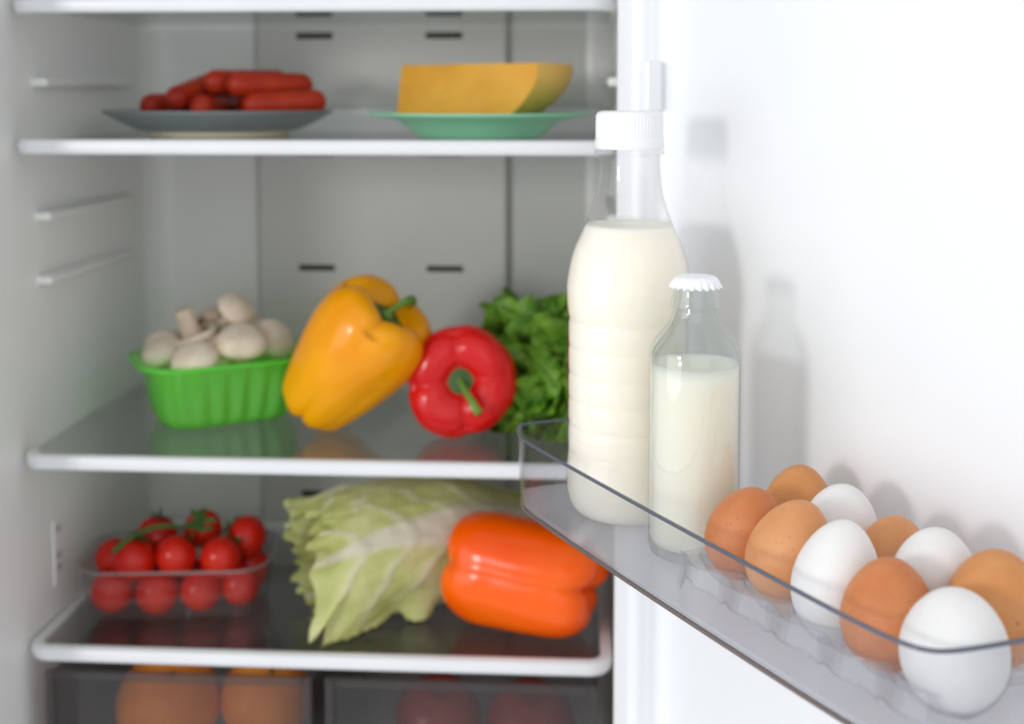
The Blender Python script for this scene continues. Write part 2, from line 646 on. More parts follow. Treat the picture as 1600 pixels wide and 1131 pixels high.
# rim: the cut top edge of the wall
ro = bin_outline(1)
ri = offset_line(ro, TH)
ro2 = offset_line(ro, .0003)
ri2 = offset_line(ro, TH - .0003)
v = []
for l, z in ((ro2, RZ - .0015), (ro2, RZ - .0004), (ro, RZ), (ri, RZ), (ri2, RZ - .0004), (ri2, RZ - .0015)):
    v += [D(p.x, p.y, z) for p in l]
f = []
for i in range(6):
    j = (i + 1) % 6
    for k in range(L0 - 1):
        f.append([i * L0 + k, i * L0 + k + 1, j * L0 + k + 1, j * L0 + k])
rim = bpart(mk('rim', v, f, M['rim']))
# foot edge under the front wall
fl0 = bin_outline(0)
v = []
for l, z in ((offset_line(fl0, .0004), FZ - .0022), (offset_line(fl0, .0004), FZ - .0002), (offset_line(fl0, TH), FZ - .0002), (offset_line(fl0, TH), FZ - .0022)):
    v += [D(p.x, p.y, z) for p in l]
f = []
for i in range(4):
    j = (i + 1) % 4
    for k in range(L0 - 1):
        f.append([i * L0 + k, i * L0 + k + 1, j * L0 + k + 1, j * L0 + k])
M['foot'] = plain('clear_plastic_painted_brown_reflection', (.16, .12, .11), rough=.2)  # brown reflection along the bottom edge, painted as base colour
bpart(mk('bottom_edge', v, f, M['foot']))
fl = offset_line(bin_outline(.1), TH - .0002)
bm = bmesh.new()
top = [bm.verts.new(D(p.x, p.y, FZ + .003)) for p in fl]
bot = [bm.verts.new(D(p.x, p.y, FZ)) for p in fl]
bm.faces.new(top); bm.faces.new(bot[::-1])
for i in range(len(fl)):
    j = (i + 1) % len(fl)
    bm.faces.new((top[i], bot[i], bot[j], top[j]))
bmesh.ops.recalc_face_normals(bm, faces=bm.faces)
me = bpy.data.meshes.new('floor')
bm.to_mesh(me); bm.free()
bpart(link('floor', me, M['binfloor']))
BFZ = FZ + .003      # where things stand

# ------------------------------------------------------------------ large plastic milk bottle
bb = thing('milk_bottle', D(.0415, .060, BFZ), 'tall ribbed plastic milk bottle with white screw cap', 'bottle')
prof = [(0, .004), (.020, .0035), (.030, .0006), (.0345, .0012), (.0390, .0060), (.0415, .0135), (.0422, .022), (.0420, .032), (.0413, .040), (.0409, .0440)]
z = .0440
while z < .130:
    prof += [(.04075, z + .0005), (.04075, z + .0010), (.0411, z + .0022), (.0412, z + .0040), (.04125, z + .0092), (.0412, z + .0145), (.0411, z + .0162), (.04075, z + .0176)]
    z += .0180
up = [(.0407, z + .0012), (.0412, z + .0035), (.0419, z + .008), (.0424, .1500), (.0424, .1580), (.0404, .1715), (.0370, .1835), (.0322, .1940), (.0270, .2070), (.0227, .2212), (.0205, .2370), (.0203, .2440)]
sp = spline([(r_, z_, 0) for r_, z_ in prof[:9]], 40)
prof2 = [(max(0, p.x), p.y) for p in sp] + prof[9:] + [(p.x, p.y) for p in spline([(r_, z_, 0) for r_, z_ in up], 56)]
prof2[0] = (0, prof2[0][1])
HB = .277
neck = prof2[-1][1]
shell = prof2 + [(.0204, HB - .0305), (.0212, HB - .0297), (.0238, HB - .0290), (.0240, HB - .0278), (.0236, HB - .0270), (.0206, HB - .0262), (.0206, HB - .02)]
v, f = lathe(shell, 96)
mk('bottle_shell', v, f, M['pet'], bb)
lvl = .1995
mprof = [(max(0, r_ - .0005), z_ + .0004) for r_, z_ in prof2 if z_ < lvl]
rl = mprof[-1][0]
mprof += [(rl - .0006, lvl + .0004), (rl - .0022, lvl - .0001), (rl - .006, lvl - .0005), (0, lvl - .0005)]
mprof[0] = (0, mprof[0][1])
v, f = lathe(mprof, 96)
mk('milk', v, f, M['milk'], bb)
M['film'] = thin('milk_film', (.97, .97, .96), rough=.1, ior=1.3, body=.10, bodycol=(.9, .87, .78))
seg = [(r_ - .0003, z_) for r_, z_ in prof2 if lvl - .001 < z_ < lvl + .007]
v, f = lathe(seg, 96, lambda t, r_, z_, i: (r_, z_ if i < len(seg) - 1 else z_ - .003 * (.5 + .5 * noise.noise(Vector((math.cos(t) * 2, math.sin(t) * 2, 1))))))
mk('milk_film', v, f, M['film'], bb)
NC = 240


def capmod(t, r_, z_, i):
    if 3 <= i <= 6:
        w = .5 + .5 * math.cos(60 * t)
        return r_ - .00045 * (1 - w) ** 2, z_
    return r_, z_


cp = [(0, HB - .0005), (.0190, HB - .0002), (.0217, HB - .0012), (.0229, HB - .0035), (.0229, HB - .006), (.0230, HB - .014), (.0230, HB - .0175), (.0231, HB - .0179), (.0229, HB - .0186), (.0234, HB - .0192), (.0236, HB - .0250), (.0232, HB - .0258), (.0212, HB - .0258), (.0212, HB - .02)]
v, f = lathe(cp[::-1], NC, lambda t, r_, z_, i: capmod(t, r_, z_, len(cp) - 1 - i))
mk('screw_cap', v, f, M['cap'], bb).data.set_sharp_from_angle(angle=R(45))

# ------------------------------------------------------------------ small glass milk bottle
sb = thing('milk_bottle', D(.1245, .0565, BFZ), 'short clear glass milk bottle with white crown cap', 'bottle')
HS = .1755
outer = [(0, .0022), (.018, .0020), (.0225, .0004), (.0255, .0006), (.0276, .0030), (.0284, .0075), (.0285, .03), (.0285, .06), (.0285, .09), (.0285, .112), (.0285, .1225), (.0281, .1285), (.0268, .1325), (.0240, .1368), (.0205, .1410), (.0172, .1450),
         (.0150, .1490), (.0137, .1535)]
osp = [(max(0, p.x), p.y) for p in spline([(a, b, 0) for a, b in outer[:6]], 20)] + outer[6:9] + [(p.x, p.y) for p in spline([(a, b, 0) for a, b in outer[9:]], 36)]
osp[0] = (0, osp[0][1])
osp += [(.0137, .1545), (.0144, .1552), (.0151, .1558), (.0154, .1568), (.0152, .1585), (.0147, .1605), (.0141, .1630), (.0136, .1655), (.0133, .1680), (.0133, .1700), (.0135, .1722), (.0130, .1730)]
inner = [(.0105, .1730), (.0103, .170), (.0104, .165), (.0110, .1570), (.0116, .1520), (.0134, .1470), (.0165, .1418), (.0202, .1370), (.0238, .1325), (.0262, .1275), (.0270, .1215), (.0272, .111), (.0272, .09), (.0272, .05), (.0272, .012), (.0255, .0075), (.022, .0062), (.015, .0056), (0, .0055)]
v, f = lathe(osp + inner, 96)
gb = mk('glass_body', v, f, M['glass'], sb)
lvl = .1205
mp = [(0, .0055)] + [(r_ + .00012, z_) for r_, z_ in inner[::-1][1:] if z_ < lvl]
mp[0] = (0, .0053)
rl = mp[-1][0]
mp += [(rl, lvl + .0006), (rl - .0012, lvl - .0001), (rl - .004, lvl - .0004), (0, lvl - .0004)]
v, f = lathe(mp, 96)
mk('milk', v, f, M['milk'], sb)


def crown(t, r_, z_, i):
    k = min(1, max(0, (HS - .0018 - z_) / .0045))
    return r_ + k * .0010 * math.cos(21 * t) + k * .0004, z_ - .0004 * k * math.cos(21 * t)


cc = [(0, HS), (.0085, HS), (.0118, HS - .0004), (.0134, HS - .0014), (.0141, HS - .0028), (.0145, HS - .0042), (.0150, HS - .0058), (.0156, HS - .0069), (.0152, HS - .0069), (.0142, HS - .0052), (.0137, HS - .0036), (.0128, HS - .0026), (0, HS - .0022)]
v, f = lathe(cc[::-1], 252, crown)
mk('crown_cap', v, f, M['cap'], sb)

# ------------------------------------------------------------------ eggs and their tray
def eggmat(name, c1, c2, pores=0.0):
    m, N, L, out = nt(name)
    p = N.new('ShaderNodeBsdfPrincipled')
    L.new(p.outputs[0], out.inputs[0])
    p.inputs['Roughness'].default_value = .48
    p.inputs['Specular IOR Level'].default_value = .35
    p.inputs['Subsurface Weight'].default_value = .25
    p.inputs['Subsurface Radius'].default_value = (1, .5, .3)
    p.inputs['Subsurface Scale'].default_value = .004
    tc = N.new('ShaderNodeTexCoord')
    n = N.new('ShaderNodeTexNoise')
    n.inputs['Scale'].default_value = 55
    n.inputs['Detail'].default_value = 5
    L.new(tc.outputs['Object'], n.inputs[0])
    r = N.new('ShaderNodeValToRGB')
    r.color_ramp.elements[0].position, r.color_ramp.elements[1].position = .3, .7
    r.color_ramp.elements[0].color, r.color_ramp.elements[1].color = (*c1, 1), (*c2, 1)
    L.new(n.outputs[0], r.inputs[0])
    col = r.outputs[0]
    if pores:
        vo_ = N.new('ShaderNodeTexVoronoi')
        vo_.inputs['Scale'].default_value = 230
        L.new(tc.outputs['Object'], vo_.inputs['Vector'])
        n3 = N.new('ShaderNodeTexNoise')
        n3.inputs['Scale'].default_value = 60
        L.new(tc.outputs['Object'], n3.inputs[0])
        a = N.new('ShaderNodeMath'); a.operation = 'MULTIPLY'
        s1 = N.new('ShaderNodeMapRange')
        s1.inputs[1].default_value, s1.inputs[2].default_value, s1.inputs[3].default_value, s1.inputs[4].default_value = .12, .26, 1, 0
        L.new(vo_.outputs['Distance'], s1.inputs[0])
        s2 = N.new('ShaderNodeMapRange')
        s2.inputs[1].default_value, s2.inputs[2].default_value = .54, .62
        L.new(n3.outputs[0], s2.inputs[0])
        L.new(s1.outputs[0], a.inputs[0]); L.new(s2.outputs[0], a.inputs[1])
        a2 = N.new('ShaderNodeMath'); a2.operation = 'MULTIPLY'; a2.inputs[1].default_value = pores
        L.new(a.outputs[0], a2.inputs[0])
        mx = N.new('ShaderNodeMixRGB')
        mx.inputs[2].default_value = (.16, .05, .015, 1)
        L.new(a2.outputs[0], mx.inputs[0]); L.new(col, mx.inputs[1])
        col = mx.outputs[0]
    L.new(col, p.inputs['Base Color'])
    nb = N.new('ShaderNodeTexNoise')
    nb.inputs['Scale'].default_value = 900
    nb.inputs['Detail'].default_value = 2
    L.new(tc.outputs['Object'], nb.inputs[0])
    b = N.new('ShaderNodeBump')
    b.inputs['Strength'].default_value = .18
    b.inputs['Distance'].default_value = .0006
    L.new(nb.outputs[0], b.inputs['Height'])
    L.new(b.outputs[0], p.inputs['Normal'])
    return m


BR1 = eggmat('brown_egg_shell', (.53, .17, .055), (.62, .235, .09), .25)
BR2 = eggmat('tan_egg_shell', (.62, .265, .10), (.70, .33, .145), .18)
BR3 = eggmat('speckled_brown_egg_shell', (.58, .235, .07), (.64, .29, .11), .85)
WH = eggmat('white_egg_shell', (.77, .755, .735), (.82, .81, .80), .03)


def egg(s, o, zc, w, h, tilt, az, mat, label, k=.12):
    """tilt: lean of the narrow end away from upright, towards azimuth az (degrees, scene frame)"""
    pr = []
    n_ = 36
    for i in range(n_ + 1):
        a = PI * i / n_
        c = -math.cos(a)
        r_ = w / 2 * math.sin(a) * (1 - k * c - .03 * c * c)
        pr.append((r_ if 0 < i < n_ else 0, h / 2 * c))
    v, f = lathe(pr, 48)
    ob = mk('egg', v, f, mat)
    ob.location = D(s, o, zc)
    ax = Vector((math.cos(R(az)) * math.sin(R(tilt)), math.sin(R(az)) * math.sin(R(tilt)), math.cos(R(tilt))))
    ob.rotation_euler = ax.to_track_quat('Z', 'X').to_euler()
    tag(ob, label, 'egg', 'eggs in the door bin')
    return ob


egg(.1885, .0475, -.2525, .0440, .0555, 20, -20, BR1, 'brown egg beside the small milk bottle, first of the front row')
egg(.2290, .0460, -.2490, .0438, .0590, 22, -10, BR2, 'pale tan egg in the front row, second from the small bottle')
egg(.2695, .0437, -.2495, .0445, .0620, 10, -10, WH, 'long white egg in the front row between tan and brown eggs', .15)
egg(.3090, .0410, -.2525, .0450, .0545, 6, 30, BR1, 'brown egg between the two white eggs of the front row')
egg(.3475, .0445, -.2550, .0490, .0560, 4, 0, WH, 'large white egg at the near corner of the bin', .07)
egg(.1770, .0960, -.2500, .0430, .0540, 10, 40, BR3, 'brown egg farthest back, closest to the door behind the front row')
egg(.2170, .0930, -.2490, .0430, .0530, 8, 0, WH, 'white egg in the back row, second from the bottles', .08)
egg(.2590, .0930, -.2545, .0425, .0530, 6, 0, BR2, 'tan egg half hidden in the middle of the back row')
egg(.2960, .0850, -.2485, .0435, .0540, 6, 0, WH, 'white egg in the back row beside the speckled brown egg', .08)
egg(.3350, .0860, -.2485, .0470, .0560, 8, 60, BR3, 'speckled brown egg at the right edge of the picture', .06)

tray = thing('egg_tray', D(.265, .068, BFZ), 'clear plastic egg tray with cups standing in the door bin', 'tray')
TI = Matrix.Translation(tray.location).inverted()
TZ = -.2665
cups = [(.1885, .0455), (.2290, .0455), (.2695, .0455), (.3090, .0455), (.3465, .0455), (.1790, .0920), (.2190, .0920), (.2590, .0920), (.2970, .0880), (.3360, .0880)]
ts0, ts1 = .166, .3600


def tray_z(s, o):
    z_ = TZ
    for ci, (cs, co) in enumerate(cups):
        q = math.hypot(s - cs, o - co)
        cr_ = .0275 if ci == 4 else .0240
        if q < cr_:
            z_ = min(z_, TZ - .0185 * (1 - (q / cr_) ** 2.2) ** .7)
    return z_


def edge_front(s):
    return .0150 + .0032 * math.cos(2 * PI * (s - .1885) / .0398 + PI) * (1 if s > .18 else 1)


def tray_fn(u, w):
    s = ts0 + (ts1 - ts0) * u
    o0, o1 = edge_front(s), .1135
    o = o0 + (o1 - o0) * w
    return D(s, o, tray_z(s, o))


v, f, uv = grid(tray_fn, 150, 72)
o = mk('cup_sheet', v, f, M['tray'])
o.parent = tray; o.matrix_parent_inverse = TI


def skirt(u, w):
    s = ts0 + (ts1 - ts0) * u
    ph = ((s - .1885) / .0398 + .5) % 1.0
    drop = .0105 + .0045 * (abs(ph - .5) * 2) ** 3
    e = (s - ts0)
    if e < .004:
        drop = TZ - BFZ - .0002
    elif e < .024:
        drop = .0075 + (TZ - BFZ - .008) * (1 - (e - .004) / .02) ** 3
    x = edge_front(s) - .0025 * w
    return D(s, x, TZ - drop * w + .0002)


v, f, uv = grid(skirt, 260, 5)
o = mk('skirt', v, f, M['tray'])
o.parent = tray; o.matrix_parent_inverse = TI


M['traybead'] = thin('clear_tray_edge', (.91, .91, .93), rough=.05, ior=1.5, body=.08, bodycol=(.85, .85, .88), gain=1.4)
for nm, pts in (('top_bead', [skirt(k / 200, 0) + Vector((0, 0, .0004)) for k in range(201)]), ('lower_bead', [skirt(k / 200, 1) for k in range(4, 201)])):
    v, f = tube(pts, .0007, 6)
    o = mk(nm, v, f, M['traybead'])
    o.parent = tray; o.matrix_parent_inverse = TI


def endw(u, w):
    oo = edge_front(ts0) + (.1135 - edge_front(ts0)) * u
    drop = .010
    if u < .06 or u > .94: drop = TZ - BFZ - .0002
    return D(ts0 - .0015 * w, oo, TZ - drop * w + .0002)


v, f, uv = grid(endw, 80, 3)
o = mk('end_wall', v, f, M['tray'])
o.parent = tray; o.matrix_parent_inverse = TI

# ------------------------------------------------------------------ plates, sausages, cheese
def plate(name, loc, prof, mat, label, foot=None):
    t = thing(name, loc, label, 'plate', 'plates on the upper shelf')
    v, f = lathe(prof, 96)
    mk('dish', v, f, mat, t)
    if foot:
        v, f = lathe(foot, 72)
        mk('foot_ring', v, f, M['clay'], t)
    return t


M['clay'] = plain('unglazed_foot', (.62, .55, .42), rough=.8)
M['grayglaze'] = plain('grey_glaze', (.17, .195, .205), (.20, .225, .235), rough=.35, scale=20)
M['mint'] = plain('mint_glaze', (.24, .60, .38), (.27, .64, .41), rough=.28, scale=12)
gp = [(0, .0050), (.070, .0050), (.080, .0065), (.098, .0150), (.1125, .0232), (.1142, .0248), (.1145, .0258), (.1130, .0262), (.098, .0205), (.080, .0170), (.066, .0155), (0, .0150)]
plate('grey_plate', (.1045, .165, Z2), gp, M['grayglaze'], 'dark grey stoneware plate under the sausages', [(.062, .0052), (.064, .0004), (.069, .0004), (.071, .0054)])
mp_ = [(0, .0020), (.050, .0020), (.053, .0003), (.057, .0003), (.060, .0022), (.0685, .0095), (.0790, .0172), (.094, .0205), (.1065, .0222), (.1075, .0234), (.1065, .0246), (.094, .0238), (.084, .0215), (.074, .0190), (.056, .0180), (0, .0178)]
plate('mint_plate', (.3735, .1180, Z2), mp_, M['mint'], 'mint green plate under the piece of cheese')

M['sausage'] = plain('sausage_skin', (.36, .020, .008), (.48, .040, .012), rough=.33, scale=35, bump=.15, bscale=120, spec=.3)
GP = (.112, .165, Z2)


def sausage(a, b, r, bend, label):
    a, b = Vector(a), Vector(b)
    ax = (b - a).normalized()
    side = ax.cross(Vector((0, 0, 1))).normalized()
    n_ = 26
    path, rad = [], []
    Ls = (b - a).length
    for i in range(n_ + 1):
        t = i / n_
        e = min(t, 1 - t) * Ls
        rr = r * (math.sqrt(max(0, 1 - ((r - e) / r) ** 2)) if e < r else 1)
        rr *= 1 + .02 * noise.noise(Vector((t * 9, a.x * 40, 1)))
        path.append(a + (b - a) * t + side * bend * math.sin(PI * t))
        rad.append(max(rr, r * .18))
    # crowd samples at the ends
    ts = [0, .006, .015, .03, .05, .075, .1] + [.1 + .8 * k / 14 for k in range(1, 15)] + [.925, .95, .97, .985, .994, 1]
    path, rad = [], []
    for t in ts:
        e = min(t, 1 - t) * Ls
        rr = r * (math.sqrt(max(0, 1 - ((r - e) / r) ** 2)) if e < r else 1)
        path.append(a + (b - a) * t + side * bend * math.sin(PI * t))
        rad.append(max(rr * (1 + .03 * noise.noise(Vector((t * 14, a.x * 60, a.y * 50)))), r * .15))
    mid = (a + b) / 2
    path = [p - mid for p in path]
    v, f = tube(path, rad, 28)
    o_ = mk('sausage', v, f, M['sausage'])
    o_.location = mid
    tag(o_, label, 'sausage', 'sausages piled on the grey plate')
    return o_


b0 = Z2 + .0165
rs = .0125
sausage((0.0265, .155, b0 + rs + .001), (0.0765, .215, b0 + rs + .002), rs, .003, 'sausage lying lowest at the left edge of the pile')
sausage((0.0665, .125, b0 + rs + .006), (0.0965, .200, b0 + rs + .028), .0125, .002, 'sausage leaning steeply up the left side of the pile')
sausage((0.0965, .118, b0 + rs), (0.1095, .215, b0 + rs), .0125, 0, 'sausage pointing straight at the viewer under the pile')
sausage((0.1395, .125, b0 + rs + .002), (0.2135, .165, b0 + rs + .006), .0125, .003, 'longest visible sausage at the right edge of the plate')
sausage((0.0995, .135, b0 + rs + .025), (0.1665, .200, b0 + rs + .026), .0122, -.002, 'upper middle sausage on top of the pile')
sausage((0.1235, .128, b0 + rs + .0225), (0.1965, .178, b0 + rs + .022), .0122, .002, 'upper right sausage on top of the pile')
sausage((0.1265, .165, b0 + rs), (0.1515, .225, b0 + rs), .0122, 0, 'sausage deep under the right side of the pile')
sausage((0.0765, .180, b0 + rs + .022), (0.1165, .225, b0 + rs + .020), .0122, 0, 'sausage at the back of the pile')

# cheese wedge: wheel sector with a bulging rind; apex to the left
M['cheese'] = plain('cheese_cut', (.74, .34, .028), (.84, .43, .050), rough=.45, scale=24, sss=.25, sssr=(.008, .005, .002), bump=.6, bscale=45)
M['rind'] = plain('cheese_rind', (.88, .50, .09), (.92, .56, .13), rough=.42, scale=20)
ch = thing('cheese_piece', (.2965, .1560, Z2 + .0180), 'orange piece of a cheese wheel with curved rind on a mint plate', 'cheese')
Hc = .0525
Rc = .1700
rows = 16
def rind_r(t):
    return Rc * (.72 + .28 * math.sin(min(1, .04 + t / .95) * PI / 2) ** .75)
a0, a1 = R(-35), R(14)
na = 26
v, f = [], []
for i in range(rows + 1):
    t = i / rows
    for k in range(na + 1):
        a = a0 + (a1 - a0) * k / na
        r_ = rind_r(t)
        v.append((r_ * math.cos(a) - .004, r_ * math.sin(a), Hc * t))
for i in range(rows):
    for k in range(na):
        q = i * (na + 1) + k
        f.append([q, q + 1, q + na + 2, q + na + 1])
mk('rind', v, f, M['rind'], ch)
v, f = [], []
# cut faces, top and bottom, as one skin, slightly wavy from the knife
nn_ = 22
def cutpt(a, t, q):
    r_ = rind_r(t) * q
    w_ = .0012 * noise.noise(Vector((q * 4, t * 2.5, a * 5)))
    return Vector((r_ * math.cos(a) - .004 - .006 * (1 - t) * (1 - q), r_ * math.sin(a) - w_ if a < -.5 else r_ * math.sin(a), Hc * t + (0.0008 * noise.noise(Vector((q * 5, a, 3))) if t > .9 else 0)))
gv, gf, _ = grid(lambda u, w: cutpt(a0, w, u), nn_, rows)
v += gv; f += [list(x) for x in gf]
base = len(v)
gv, gf, _ = grid(lambda u, w: cutpt(a1, w, u), nn_, rows)
v += gv; f += [[base + j for j in x[::-1]] for x in gf]
base = len(v)
gv, gf, _ = grid(lambda u, w: cutpt(a0 + (a1 - a0) * w, 1, u), nn_, na)
v += gv; f += [[base + j for j in x] for x in gf]
base = len(v)
gv, gf, _ = grid(lambda u, w: cutpt(a0 + (a1 - a0) * w, 0, u), nn_, na)
v += gv; f += [[base + j for j in x[::-1]] for x in gf]
o = mk('cut_body', v, f, M['cheese'], ch)
o.data.set_sharp_from_angle(angle=R(40))

# ------------------------------------------------------------------ peppers
M['pepstem'] = plain('pepper_stem', (.08, .20, .02), (.15, .30, .04), rough=.5, scale=50)
M['calyx'] = plain('pepper_calyx', (.025, .075, .012), (.05, .12, .02), rough=.5, scale=60)


def pepmat(name, c1, c2, rough=.22):
    return plain(name, c1, c2, rough=rough, scale=9, sss=.15, sssr=(.006, .003, .001), coat=.10, spec=.38, bump=.12, bscale=70, detail=3)


def pepper(name, loc, axis, roll, H, Rm, lobes, mat, label, seed, stem_path, stem_r, taper=.82, creases=.17, topd=.13, calr=.012, squash=1.0, blunt=False, floor=None):
    """axis: direction bottom -> stem, in scene frame"""
    rnd = random.Random(seed)
    ph = [rnd.uniform(-.16, .16) for _ in range(lobes)]
    sz = [rnd.uniform(.92, 1.08) for _ in range(lobes)]
    # (r fraction, z fraction, crease weight, lobe length weight)
    key = [(.0, .075, 0, 0), (.10, .060, .35, .4), (.24, .018, .8, 1), (.42, .000, 1, 1), (.58, .035, 1, .9), (.70, .11, .9, .5), (.80, .24, .65, .2), (.90, .42, .45, 0), (.97, .60, .42, 0), (1.0, .74, .5, 0), (.96, .86, .65, 0), (.84, .955, .85, 0),
           (.66, .995, 1, 0), (.48, .985, 1, 0), (.33, .945, .8, 0), (.22, 1 - topd * .7, .4, 0), (.14, 1 - topd, 0, 0), (0, 1 - topd, 0, 0)]
    if blunt:
        key[3:9] = [(.50, .000, 1, 1), (.72, .022, 1, .9), (.86, .085, .9, .5), (.945, .20, .7, .2), (.975, .40, .6, 0), (.98, .60, .5, 0)]
    A = spline([(k_[0], k_[1], k_[2]) for k_ in key], 64)
    B = spline([(k_[3], 0, 0) for k_ in key], 64)
    n_ = 96
    v, f = [], []
    for i, (p, q) in enumerate(zip(A, B)):
        zf = p.y
        tp = 1 if zf > .7 else taper + (1 - taper) * sm(0, .7, zf)
        for k in range(n_):
            t = 2 * PI * k / n_
            x = t / (2 * PI) * lobes
            li = int(x) % lobes
            fr = x - int(x) - .5              # -.5..+.5 in a lobe
            cr = (abs(fr) * 2)
            dip = cr ** 4 * .6 + cr ** 2 * .4
            lob = 1 - creases * dip * (max(p.z - .2, 0) * 1.5)
            s_ = 1 + (sz[li] - 1) * (1 - cr)
            r_ = Rm * max(p.x, 0) * tp * lob * s_
            z_ = H * zf
            z_ += H * .055 * dip * max(q.x, 0)
            z_ -= H * (sz[li] - 1) * .5 * (1 - cr) * max(q.x, 0)
            if zf > .9:
                z_ -= H * .045 * dip * (1 if p.x > .2 else p.x / .2)
            nz = 1 + .030 * noise.noise(Vector((math.cos(t) * 1.7, math.sin(t) * 1.7, zf * 2.6 + seed))) + .006 * noise.noise(Vector((math.cos(t) * 5, math.sin(t) * 5, zf * 8 + seed)))
            tt = t + ph[li] * (1 - cr) * .5
            v.append((r_ * nz * math.cos(tt), r_ * nz * math.sin(tt) * squash, z_))
    m = len(A)
    for i in range(m - 1):
        for k in range(n_):
            f.append([i * n_ + k, i * n_ + (k + 1) % n_, (i + 1) * n_ + (k + 1) % n_, (i + 1) * n_ + k])
    t_ = thing(name, loc, label, 'pepper')
    q = Vector(axis).normalized().to_track_quat('Z', 'Y')
    t_.rotation_mode = 'QUATERNION'
    from mathutils import Quaternion
    t_.rotation_quaternion = q @ Quaternion((0, 0, 1), R(roll))
    mk('body', [(a, b, c - H / 2) for a, b, c in v], f, mat, t_)
    if floor is not None:
        low = min((t_.rotation_quaternion @ Vector((a, b, c - H / 2))).z for a, b, c in v)
        t_.location.z = floor - low + .0003
    # calyx: lobed green disc in the hollow
    zc = H * (1 - topd) - H / 2
    cal = [(0, .004), (.25, .0038), (.55, .0030), (.8, .0020), (1, .0012), (1.0, .0002), (.6, 0)]
    v, f = lathe([(calr * r_, zc + .0015 + z_) for r_, z_ in cal][::-1], 60, lambda t, r_, z_, i: (r_ * (1 + .16 * math.cos(lobes * t + .5) * (r_ / calr) ** 2), z_ + .004 * (r_ / calr) ** 3 * .6))
    mk('calyx', v, f, M['calyx'], t_)
    pts = spline([(a, b, zc + c) for a, b, c in stem_path], 18)
    rr = [stem_r * (1.5 - 1.1 * sm(0, .25, i / 17) + .35 * sm(.3, 1, i / 17)) for i in range(18)]
    v, f = tube(pts, rr, 14)
    mk('stem', v, f, M['pepstem'], t_)
    return t_


YEL = pepmat('yellow_pepper_skin', (.84, .30, .0), (.92, .40, .0))
RED = pepmat('red_pepper_skin', (.58, .003, .005), (.74, .010, .008), .2)
ORA = pepmat('orange_pepper_skin', (.90, .085, .0), (.98, .14, .0), .2)
pepper('yellow_pepper', (.2480, .0980, -.2580), (.64, -.20, .76), 14, .150, .0590, 4, YEL, 'tall yellow bell pepper leaning to the right beside the punnet', 3,
       [(0, 0, 0), (.0005, 0, .010), (.006, -.004, .020), (.016, -.008, .024), (.027, -.010, .019)], .0072, taper=.97, creases=.13, topd=.11, calr=.0185, floor=Z3)
pepper('red_pepper', (.3585, .1130, -.2790), (.00, -.95, .14), 8, .090, .0545, 4, RED, 'red bell pepper with its stem facing the viewer', 8,
       [(0, 0, 0), (0, 0, .008), (.003, -.006, .017), (.010, -.018, .026), (.016, -.030, .031)], .0054, taper=.86, creases=.13, topd=.17, calr=.0185, floor=Z3)
pepper('orange_pepper', (.4190, .0720, -.4555), (-.93, .30, .07), 20, .142, .0540, 4, ORA, 'glossy orange bell pepper lying on its side', 5,
       [(0, 0, 0), (.001, 0, .008), (.004, 0, .014)], .0045, taper=.98, creases=.10, topd=.10, calr=.012, blunt=True, floor=Z4)

# ------------------------------------------------------------------ green punnet and mushrooms
PX, PY, PZ = .1060, .1540, Z3
PR = R(30)
pun = thing('punnet', (PX, PY, PZ), 'green translucent plastic punnet full of mushrooms', 'punnet', rz=PR)


def prect(t, w, h, r):
    """point on a rounded rectangle by perimeter fraction"""
    segs = []
    o_ = rrect(w, h, r, 10)
    return o_


NP = 176


def ring_pts(w, h, r):
    o_ = rrect(w, h, r, 10)
    L_ = [0]
    for i in range(len(o_)):
        a, b = o_[i], o_[(i + 1) % len(o_)]
        L_.append(L_[-1] + math.hypot(b[0] - a[0], b[1] - a[1]))
    out = []
    j = 0
    for k in range(NP):
        d_ = L_[-1] * k / NP
        while L_[j + 1] < d_: j += 1
        a, b = o_[j], o_[(j + 1) % len(o_)]
        q = (d_ - L_[j]) / max(1e-9, L_[j + 1] - L_[j])
        out.append((a[0] + (b[0] - a[0]) * q, a[1] + (b[1] - a[1]) * q))
    return out


PHt = .0655
PS = 1.10
v, f = [], []
lv = [(0.004, .06, .03), (.0, .100, .064), (.0015, .113, .075), (.008, .121, .082), (.02, .127, .087), (.035, .131, .091), (.05, .135, .095), (.0605, .1385, .098), (.0640, .1400, .0995), (.0650, .146, .1055), (.0655, .1565, .116), (.0640, .1580, .1175), (.0625, .1585, .118)]
for z_, w_, h_ in lv:
    w_, h_ = w_ * PS, h_ * PS
    pts = ring_pts(w_, h_, min(w_, h_) * .33)
    for k, (x, y) in enumerate(pts):
        fl_ = 0
        if .004 < z_ < .061:
            amp = .0016 * sm(.0605, .045, z_)
            fl_ = amp * math.cos(2 * PI * k / NP * 22)
            if abs(y) < h_ * .2 or abs(x) > w_ * .46: fl_ *= .35
        l_ = math.hypot(x, y)
        v.append((x + x / l_ * fl_, y + y / l_ * fl_, z_))
m = len(lv)
for i in range(m - 1):
    for k in range(NP):
        f.append([i * NP + k, i * NP + (k + 1) % NP, (i + 1) * NP + (k + 1) % NP, (i + 1) * NP + k])
f.append(list(range(NP))[::-1])
mk('tub', v, f, M['punnet'], pun)
# rolled rim
rp = ring_pts(.1580 * PS, .1175 * PS, .043)
pth = [Vector((x, y, .0636)) for x, y in rp] + [Vector((rp[0][0], rp[0][1], .0636))]
v, f = tube(pth, .0019, 8, cap=False)
mk('rim', v, f, M['punnet'], pun)

